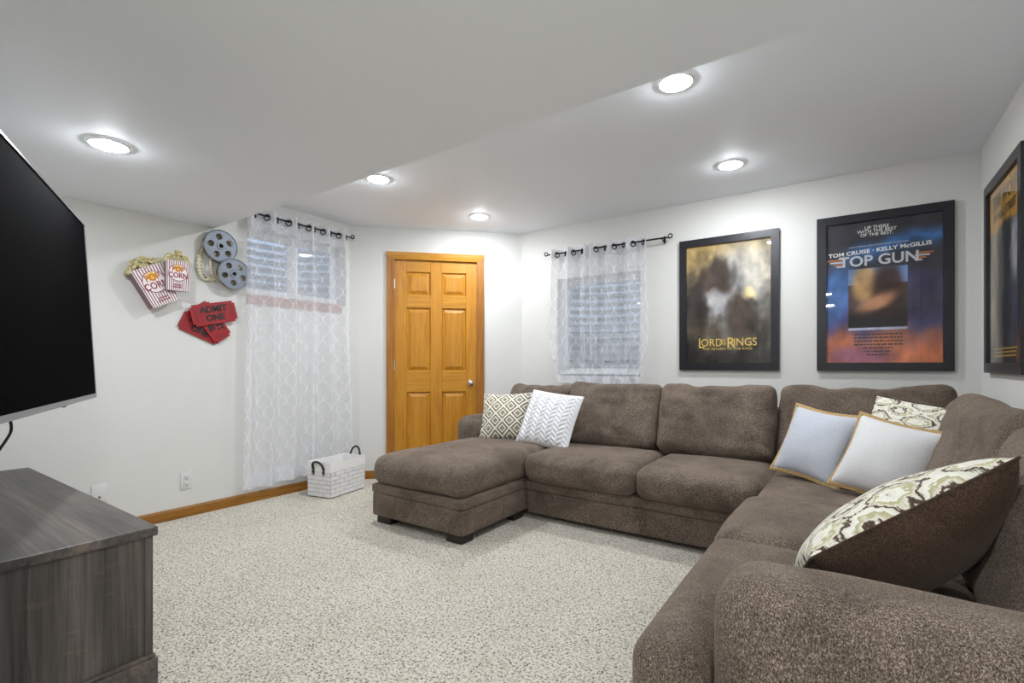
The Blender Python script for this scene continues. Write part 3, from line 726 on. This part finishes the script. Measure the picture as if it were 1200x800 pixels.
lt(P, 'UP THERE\nWITH THE BEST\nOF THE BEST.', .030, 'p_white', .46, .925)
lt(P, 'A DON SIMPSON / JERRY BRUCKHEIMER PRODUCTION', .013, 'p_grey', .47, .825, rot=.02)
lt(P, 'TOM CRUISE \u00b7 KELLY McGILLIS', .037, 'p_white', .47, .788, rot=.045, sx=1.12, bold=.0006)
lt(P, 'TOP GUN', .098, 'p_grey', .47, .718, sx=1.0, bold=.002)
rr = P[1]
for k in range(4):
    for s in (-1, 1):
        u0 = .47+s*.31; u1 = .47+s*(.46-.03*k)
        a, b = sorted((P[2]+u0*P[3], P[2]+u1*P[3])); y = P[2]+(.745-.016*k)*P[4]
        build('stripe', MB().box(a, b, y-.010, y, .0104, .0108), ('orange_print', 'p_grey')[k % 2], rr, Matrix.Identity(4), False)
for k in range(7):
    s = ' '.join(''.join(random.choice('lIiH|') for _ in range(random.randint(3, 8))) for _ in range(8))
    y = P[2]+(.195-.024*k)*P[4]; w_ = (.40-.035*k if k > 3 else .42)*P[3]; x_ = P[2]+.47*P[3]
    m = MB(); xx = x_-w_/2
    while xx < x_+w_/2:
        l_ = random.uniform(.008, .030); m.box(xx, min(xx+l_, x_+w_/2), y, y+.009, .0104, .0108); xx += l_+.005
    build('credit_line', m, 'p_dark', rr, Matrix.Identity(4), False)
P = poster('black-framed poster with a yellow-topped dark print on the wall beside the sofa corner', on_right(3.895, 1.038), .755, 1.06, art_yellow)
lt(P, 'THE WOLF', .105, 'p_yel', .48, .915, sx=.95, bold=.001); lt(P, 'OF WALL STREET', .062, 'p_yel', .48, .825, sx=.95, bold=.001)
for k in range(3):
    m = MB(); y = P[2]+(.075-.02*k)*P[4]; xx = P[2]+.14*P[3]
    while xx < P[2]+.84*P[3]:
        l_ = random.uniform(.008, .03); m.box(xx, xx+l_, y, y+.008, .0104, .0108); xx += l_+.006
    build('credit_line', m, 'yellow', P[1], Matrix.Identity(4), False)

# ------------------------------------------------------------------ wall art on the left wall
# popcorn
pc = thing('popcorn_wall_art', 'metal wall art of two striped popcorn boxes', 'wall art', on_left(1.40, 1.68))
def popbox(M, wb, wt, h, d, letters, z0):
    body = build('box_body', MB().add([(-wb/2,0,z0),(wb/2,0,z0),(wt/2,h,z0),(-wt/2,h,z0),(-wb/2,0,z0+d),(wb/2,0,z0+d),(wt/2,h,z0+d),(-wt/2,h,z0+d)],
                 [(0,3,2,1),(4,5,6,7),(0,1,5,4),(1,2,6,5),(2,3,7,6),(3,0,4,7)], M), 'box_side', pc, None, False)
    f = MB().add([(-wb/2,0,z0+d+.0012),(wb/2,0,z0+d+.0012),(wt/2,h,z0+d+.0012),(-wt/2,h,z0+d+.0012)], [(0,1,2,3)], M); build('front_face', f, 'box_white', body, Matrix.Identity(4), False)
    ns = 11
    for k in range(ns):
        a0 = -.5+(k+.3)/ns; a1 = -.5+(k+.72)/ns
        build('stripe', MB().add([(a0*wb,0,z0+d+.002),(a1*wb,0,z0+d+.002),(a1*wt,h,z0+d+.002),(a0*wt,h,z0+d+.002)], [(0,1,2,3)], M), 'box_red', body, Matrix.Identity(4), False)
    R = wb*.40; cy = h*.60
    build('emblem_rim', MB().prism([(R*1.07*math.cos(2*PI*i/28), cy+R*1.07*math.sin(2*PI*i/28)) for i in range(28)], z0+d+.002, z0+d+.0030, M), 'red_print', body, Matrix.Identity(4), False)
    build('emblem', MB().prism([(R*math.cos(2*PI*i/28), cy+R*math.sin(2*PI*i/28)) for i in range(28)], z0+d+.002, z0+d+.0036, M), 'box_white', body, Matrix.Identity(4), False)
    st = [(R*.62*(1 if i % 2 else .6)*math.cos(2*PI*i/14), cy+R*.55+R*.55*(1 if i % 2 else .6)*math.sin(2*PI*i/14)) for i in range(14)]
    build('burst', MB().prism(st, z0+d+.0036, z0+d+.0042, M), 'yellow', body, Matrix.Identity(4), False)
    for s, yy, mm in (('POP', .40, 'orange_print'), ('CORN', -.36, 'red_print')):
        link('lettering', text_mesh(s, R*.92, .0006, .82, 1, .0012), mm, body, M @ T(0, cy+R*yy, z0+d+.0048), False)
    for yy, hw_ in ((.17, .16), (.10, .22)):
        m_ = MB(); x_ = -hw_*wb
        while x_ < hw_*wb: m_.box(x_, x_+.006, h*yy, h*yy+.009, z0+d+.0018, z0+d+.0028, M); x_ += .0085
        build('small_print', m_, 'red_print', body, Matrix.Identity(4), False)
def kernels(M, wt, y0, rise, z0, d, n):
    m = MB(); base_ = bmesh.new(); bmesh.ops.create_icosphere(base_, subdivisions=1, radius=1); base_.verts.index_update()
    bv = [v.co.copy() for v in base_.verts]; bf = [tuple(v.index for v in f.verts) for f in base_.faces]; base_.free()
    for k in range(n):
        x = random.uniform(-.5, .5)*wt*1.08; y = y0-.012+random.random()*rise*(1-(abs(x)/(wt*.56))**2.2)
        z = z0+random.uniform(.1, 1.0)*d*.95; r = random.uniform(.008, .0125)
        m.add([(p.x*r*random.uniform(.7, 1.25)+x, p.y*r*random.uniform(.7, 1.25)+y, p.z*r+z) for p in bv], bf, M)
    o = build('popcorn', m, 'kernel', pc); o['kind'] = 'stuff'
MB1 = T(.0, -.182, 0) @ Rz(27); popbox(MB1, .170, .195, .262, .085, 0, .004); kernels(MB1, .20, .262, .075, .004, .085, 220)
MB2 = T(.052, -.09, 0) @ Rz(-1); popbox(MB2, .135, .148, .205, .030, 0, .092); kernels(MB2, .148, .205, .085, .085, .032, 120)
# reels
fr = thing('film_reel_wall_art', 'metal wall art of two film reels with a curling film strip', 'wall art', on_left(1.80, 1.86))
def ring_holes(R, holes, z0, z1):
    """disc with round holes, triangulated as sectors around each hole"""
    bm = bmesh.new(); N = 60
    outer = [bm.verts.new((R*math.cos(2*PI*i/N), R*math.sin(2*PI*i/N), z1)) for i in range(N)]
    edges = [bm.edges.new((outer[i], outer[(i+1) % N])) for i in range(N)]
    for hx_, hy_, hr in holes:
        hv = [bm.verts.new((hx_+hr*math.cos(2*PI*i/20), hy_+hr*math.sin(2*PI*i/20), z1)) for i in range(20)]
        edges += [bm.edges.new((hv[i], hv[(i+1) % 20])) for i in range(20)]
    bmesh.ops.triangle_fill(bm, edges=edges, use_beauty=True, use_dissolve=False)
    ex = bmesh.ops.extrude_face_region(bm, geom=list(bm.faces)); bmesh.ops.translate(bm, verts=[v for v in ex['geom'] if isinstance(v, bmesh.types.BMVert)], vec=(0, 0, z0-z1))
    bm.verts.index_update(); mb = MB(); mb.v = [tuple(v.co) for v in bm.verts]; mb.f = [tuple(v.index for v in f.verts) for f in bm.faces]; bm.free(); return mb
def reel(cx, cy, R, z, ph):
    hs = [(R*.60*math.cos(ph+2*PI*k/5), R*.60*math.sin(ph+2*PI*k/5), R*.20) for k in range(5)]+[(0, 0, R*.13)]
    mb = ring_holes(R, hs, z, z+.006); m2 = MB().add(mb.v, mb.f, T(cx, cy, 0)); fl = build('reel_flange', m2, 'reel', fr, None, False)
    build('rim', MB().torus(R, .005, 48, 8, T(cx, cy, z+.005)), 'reel', fr)
    build('hub', MB().lathe([(R*.13, z+.006), (R*.13, z+.011), (R*.24, z+.011), (R*.26, z+.006)], 24, T(cx, cy, 0)), 'reel', fr)
    mb = ring_holes(R*.96, hs, z-.042, z-.036); build('back_flange', MB().add(mb.v, mb.f, T(cx, cy, 0)), 'reel_back', fr, None, False)
    build('core', MB().lathe([(R*.30, z-.036), (R*.32, z)], 24, T(cx, cy, 0)), 'reel_back', fr)
    build('post', MB().lathe([(.012, .001), (.012, z-.036)], 12, T(cx, cy, 0)), 'reel_back', fr)
reel(-.040, .105, .116, .055, .5); reel(.045, -.090, .112, .075, .9)
def film(path, wd, z, mat, holes):
    m = MB(); hl = MB(); n = len(path)
    for i in range(n-1):
        a, b = Vector(path[i]), Vector(path[i+1]); t = (b-a).normalized(); nn = Vector((-t.y, t.x))
        q = [a-nn*wd/2, b-nn*wd/2, b+nn*wd/2, a+nn*wd/2]; m.prism([tuple(p) for p in q], z, z+.004)
        c = (a+b)/2
        for s in ((-1, 1) if holes else (0,)):
            cc = c+nn*s*wd*.36; k = wd*(.11 if holes else .2); hl.box(cc.x-k, cc.x+k, cc.y-k*.8, cc.y+k*.8, z+.0035, z+.005)
    build('film_strip', m, mat, fr, None, False); build('sprocket_holes', hl, 'film_dark' if holes else 'film_cream' if False else 'film_dark', fr, None, False)
arc = [(-.11+.075*math.cos(a)*1.0, -.045+.14*math.sin(a)) for a in [math.radians(70+k*12) for k in range(19)]]
film([(-.08, .10), (-.10, .08)]+[(-.115+.045*math.cos(a)-.01, -.03+.12*math.sin(a)) for a in [math.radians(80+k*13) for k in range(17)]]+[(-.02, -.13)], .035, .012, 'film', True)
film([(-.075, .06)]+[(-.055+.05*math.cos(a), -.04+.09*math.sin(a)) for a in [math.radians(110+k*14) for k in range(12)]], .016, .035, 'film', False)
# tickets
tk = thing('ticket_wall_art', 'red metal wall art of three overlapping admission tickets', 'wall art', on_left(1.70, 1.43))
def ticket(M, w, h, z, text=True):
    n = .016; poly = [(-w/2+n,-h/2),(w/2-n,-h/2),(w/2-n,-h/2+n),(w/2,-h/2+n),(w/2,h/2-n),(w/2-n,h/2-n),(w/2-n,h/2),(-w/2+n,h/2),(-w/2+n,h/2-n),(-w/2,h/2-n),(-w/2,-h/2+n),(-w/2+n,-h/2+n)]
    b = build('ticket', MB().prism(poly, z, z+.006, M), 'ticket', tk, None, False); I = Matrix.Identity(4)
    for s in (-1, 1):
        x0_ = s*w*.30; m = MB(); y_ = -h/2+.012
        while y_ < h/2-.014: m.box(x0_-.0012, x0_+.0012, y_, y_+.006, z+.006, z+.0068, M); y_ += .010
        build('perforation', m, 'ticket_line', b, I, False)
        m = MB(); a0, a1, b0, b1 = sorted((s*w*.345, s*w*.44))+[-h*.33, h*.33]
        for q in ((a0,a1,b0,b0+.002),(a0,a1,b1-.002,b1),(a0,a0+.002,b0,b1),(a1-.002,a1,b0,b1)): m.box(*q, z+.006, z+.0068, M)
        build('stub_border', m, 'ticket_line', b, I, False)
        m = MB(); y_ = -h*.26
        while y_ < h*.24: m.box(s*w*.392-.006, s*w*.392+.006, y_, y_+.006, z+.006, z+.0066, M); y_ += .0095
        build('stub_print', m, 'ticket_line', b, I, False)
    for s, yy in (('ADMIT', .20), ('ONE', -.20)):
        link('lettering', text_mesh(s, h*.40, .0006, 1.0, 1.0, .003), 'ticket_text', b, M @ T(0, h*yy, z+.0070), False)
ticket(T(-.050, -.075, 0) @ Rz(-24), .29, .150, .006)
ticket(T(.012, -.030, 0) @ Rz(-54), .30, .140, .018)
ticket(T(.025, .035, 0) @ Rz(13), .315, .155, .032)

# ------------------------------------------------------------------ outlets
def outlet(y, z, label, jack=False):
    r = thing('wall_outlet', label, 'wall outlet', on_left(y, z))
    build('cover_plate', MB().bbox(-.038, .038, -.060, .060, 0, .006, .003), 'white_plastic', r)
    if jack:
        build('jack', MB().lathe([(.0001, .016), (.005, .016), (.006, .006)], 12, T(0, -.02, 0)), 'outlet_dark', r); return
    for yy in (-.024, .024):
        rc = build('receptacle', MB().bbox(-.017, .017, yy-.016, yy+.016, .005, .0085, .002), 'white_plastic', r)
        m = MB(); m.box(-.009, -.0055, yy-.002, yy+.009, .0082, .0090); m.box(.0055, .009, yy-.002, yy+.009, .0082, .0090); m.box(-.003, .003, yy-.012, yy-.006, .0082, .0090)
        build('slots', m, 'outlet_dark', rc, Matrix.Identity(4), False)
outlet(1.552, .257, 'white double wall outlet below the ticket wall art'); outlet(1.059, .268, 'white cable jack plate on the wall behind the media console', True)

# ------------------------------------------------------------------ basket
e = Vector((-3.561, 2.807, 0))-Vector((-3.486, 2.42, 0)); X = e.normalized()
BM = frame((-3.61, 2.59, 0), X, (0, 0, 1)); BM = BM @ Matrix.Rotation(-PI/2, 4, 'X')     # local: x long side, z up
if (BM.to_3x3() @ Vector((0, 0, 1))).z < 0: BM = BM @ Matrix.Rotation(PI, 4, 'X')
bk = thing('storage_basket', 'white woven-strap storage basket with black leather handles below the long curtains', 'basket', BM)
bw, bd, bh = .39, .235, .285; fl = .035
def at(s, side, z, out=0.0):
    """point on the basket wall: s in -1..1 along the side, side 0..3, z height"""
    k = 1+fl*2*(z/bh)*.5; hw, hd = bw/2*k+out, bd/2*k+out
    return [(s*hw, -hd, z), (hw, s*hd, z), (-s*hw, hd, z), (-hw, -s*hd, z)][side]
def sheet(z0, z1, out, sides=range(4), n=1):
    m = MB()
    for sd in sides: m.add([at(-1, sd, z0, out), at(1, sd, z0, out), at(1, sd, z1, out), at(-1, sd, z1, out)], [(0,1,2,3)])
    return m
m = sheet(.004, bh, -.008); m.add([at(-1,0,.006,-.01), at(1,0,.006,-.01), at(1,2,.006,-.01)[0:3] and at(-1,2,.006,-.01), at(1,2,.006,-.01)], [(0,1,2,3)])
build('liner', m, 'liner', bk, None, False, False)
rows = 6; rh = .205/rows
for r_ in range(rows):
    zc0 = .006+r_*rh; m = MB()
    for sd in range(4):
        nseg = 4 if sd % 2 == 0 else 3; off = (r_ % 2)*.5
        for i in range(-1, nseg+1):
            s0, s1 = -1+2*(i+off)/nseg, -1+2*(i+1+off)/nseg
            s0, s1 = max(-1, s0), min(1, s1)
            if s1-s0 < .05: continue
            o0, o1 = .0, .007
            a, b_ = s0+.003, s1-.003
            lo = [at(a, sd, zc0+.0005, o0), at(b_, sd, zc0+.0005, o0), at(b_, sd, zc0+rh-.0005, o0), at(a, sd, zc0+rh-.0005, o0)]
            hi = [at(a+.02, sd, zc0+.004, o1), at(b_-.02, sd, zc0+.004, o1), at(b_-.02, sd, zc0+rh-.004, o1), at(a+.02, sd, zc0+rh-.004, o1)]
            m.add(lo+hi, [(0,3,2,1),(4,5,6,7),(0,1,5,4),(1,2,6,5),(2,3,7,6),(3,0,4,7)])
    build('woven_strap', m, 'white_strap', bk, None, False)
m = MB()
for sd in range(4):
    lo = [at(-1, sd, .210, .000), at(1, sd, .210, .000), at(1, sd, bh, .000), at(-1, sd, bh, .000)]; hi = [at(-1, sd, .212, .007), at(1, sd, .212, .007), at(1, sd, bh+.002, .005), at(-1, sd, bh+.002, .005)]
    m.add(lo+hi, [(0,3,2,1),(4,5,6,7),(0,1,5,4),(1,2,6,5),(2,3,7,6),(3,0,4,7)])
build('rim_band', m, 'liner', bk, None, False)
for sd, upz in ((3, .012), (1, .07)):
    xs = 1 if sd == 1 else -1; pts = []; hwx = bw/2*(1+fl)+.010
    for k in range(17):
        a = PI*k/16; pts.append((xs*(hwx+.004+.018*math.sin(a)), .055*math.cos(a), bh-.045+(.045+upz)*math.sin(a)**.7))
    m = MB()
    for i in range(16):
        a, b_ = Vector(pts[i]), Vector(pts[i+1]); wv = Vector((0, .012, 0)); 
        m.tube([a, b_], .009, 6)
    m.v = [(x, y, z) for x, y, z in m.v]
    for s in (-1, 1): m.box(xs*hwx-.003 if xs > 0 else -hwx-.003, xs*hwx+.003 if xs > 0 else -hwx+.003, s*.055-.011, s*.055+.011, bh-.095, bh-.04)
    hd_ = build('handle', m, 'leather', bk)
    for s in (-1, 1):
        for zz in (bh-.085, bh-.06): build('rivet', MB().lathe([(.0001, .003), (.004, .002), (.005, 0)], 10, T(xs*(hwx+.003), s*.055, zz) @ Matrix.Rotation(xs*PI/2, 4, 'Y')), 'nickel', hd_, Matrix.Identity(4))

# ------------------------------------------------------------------ media console
cx0, cx1, cy0, cy1, ch = -3.585, -1.915, .20, .665, .54
co = thing('media_console', 'weathered charcoal-brown wood media console under the television', 'media console', T((cx0+cx1)/2, (cy0+cy1)/2, 0), world_parts=True)
def cp(name, mb, mat='rustic_v'): return build(name, mb, mat, co, None, False)
cp('top', MB().bbox(cx0, cx1, cy0, cy1+.012, ch-.030, ch, .003), 'rustic_x')
cp('side_panel', MB().bbox(cx1-.022, cx1-.012, cy0, cy1-.022, .115, ch-.030, .001)); cp('side_panel', MB().bbox(cx0+.012, cx0+.022, cy0, cy1-.022, .115, ch-.030, .001))
for x in (cx0+.008, cx1-.030): cp('corner_post', MB().bbox(x, x+.022, cy1-.024, cy1, .115, ch-.030, .002))
cp('back_panel', MB().box(cx0+.02, cx1-.02, cy0+.002, cy0+.008, .10, ch-.03))
cp('plinth', MB().bbox(cx0-.004, cx1+.006, cy0-.002, cy1+.010, 0, .105, .003).bbox(cx0-.001, cx1+.001, cy0, cy1+.004, .105, .118, .003), 'rustic_x')
nd = 4; dwid = (cx1-cx0-.06)/nd
for k in range(nd):
    xa = cx0+.03+k*dwid
    d_ = cp('door', MB().bbox(xa+.003, xa+dwid-.003, cy1-.020, cy1-.002, .122, ch-.034, .003))
    xk = xa+(dwid-.05 if k % 2 == 0 else .05)
    hnd = build('handle', MB().tube([(xk, cy1-.002, .30), (xk, cy1+.022, .305), (xk, cy1+.022, .405), (xk, cy1-.002, .41)], .005), 'iron', d_, WM[co.name].inverted() if False else Matrix.Identity(4))

# ------------------------------------------------------------------ television
e_ = Vector((-.916, .402, 0)).normalized(); tl = math.radians(-3.0); n_ = Vector((e_.y, -e_.x, 0))
TVM = frame((-2.352, .491, 1.34), e_, Vector((0, 0, 1))*math.cos(tl)+n_*math.sin(tl))
tv = thing('television', 'large black flat-screen television, switched off, on a wall arm', 'television', TVM)
tw, th_ = 1.45, .83
build('housing', MB().bbox(-tw/2+.004, tw/2-.004, -th_/2+.004, th_/2-.004, -.035, .0, .004).bbox(-.45, .45, -.34, .12, -.065, -.034, .012), 'black', tv, None, False)
m = MB(); b_ = .007
m.box(-tw/2, tw/2, th_/2-b_, th_/2, -.03, .004).box(-tw/2, -tw/2+b_, -th_/2+.02, th_/2-b_, -.03, .004).box(tw/2-b_, tw/2, -th_/2+.02, th_/2-b_, -.03, .004).box(-tw/2, tw/2, -th_/2, -th_/2+.02, -.03, .004)
build('bezel', m, 'bezel', tv, None, False)
build('screen', MB().box(-tw/2+b_, tw/2-b_, -th_/2+.02, th_/2-b_, -.002, .001), 'screen', tv, None, False)
build('sensor', MB().bbox(.14, .17, -th_/2-.006, -th_/2+.002, -.012, .0, .002), 'black', tv, None, False)
Ti = TVM.inverted()
cab = [(-2.135, .33, .99), (-2.115, .36, .90), (-2.08, .335, .84), (-1.99, .24, .72), (-1.95, .14, .62), (-1.95, .06, .55)]
pts = []
for i in range(len(cab)-1):
    for k in range(6):
        t = k/6; p = [Vector(cab[max(0, min(len(cab)-1, i+q))]) for q in (-1, 0, 1, 2)]
        pts.append(.5*((2*p[1])+(-p[0]+p[2])*t+(2*p[0]-5*p[1]+4*p[2]-p[3])*t*t+(-p[0]+3*p[1]-3*p[2]+p[3])*t**3))
build('power_cable', MB().tube([Ti @ p for p in pts], .004, 8), 'cable', tv)
mt = thing('tv_mount', 'black articulated wall mount behind the television', 'wall mount', T(-2.35, 0, 1.3), world_parts=True)
build('wall_plate', MB().bbox(-2.47, -2.23, .002, .02, 1.15, 1.5, .003), 'black', mt)
build('arm', MB().tube([(-2.35, .02, 1.33), (-2.20, .20, 1.33)], .018), 'black', mt); build('arm', MB().tube([(-2.20, .20, 1.33), (-2.37, .40, 1.33)], .018), 'black', mt)
build('vesa_plate', MB().bbox(-.13, .13, -.13, .13, -.085, -.066, .003, WM['tv_mount'].inverted() @ TVM), 'black', mt, Matrix.Identity(4))
for o in bpy.data.objects:
    if '_w' in o: del o['_w']
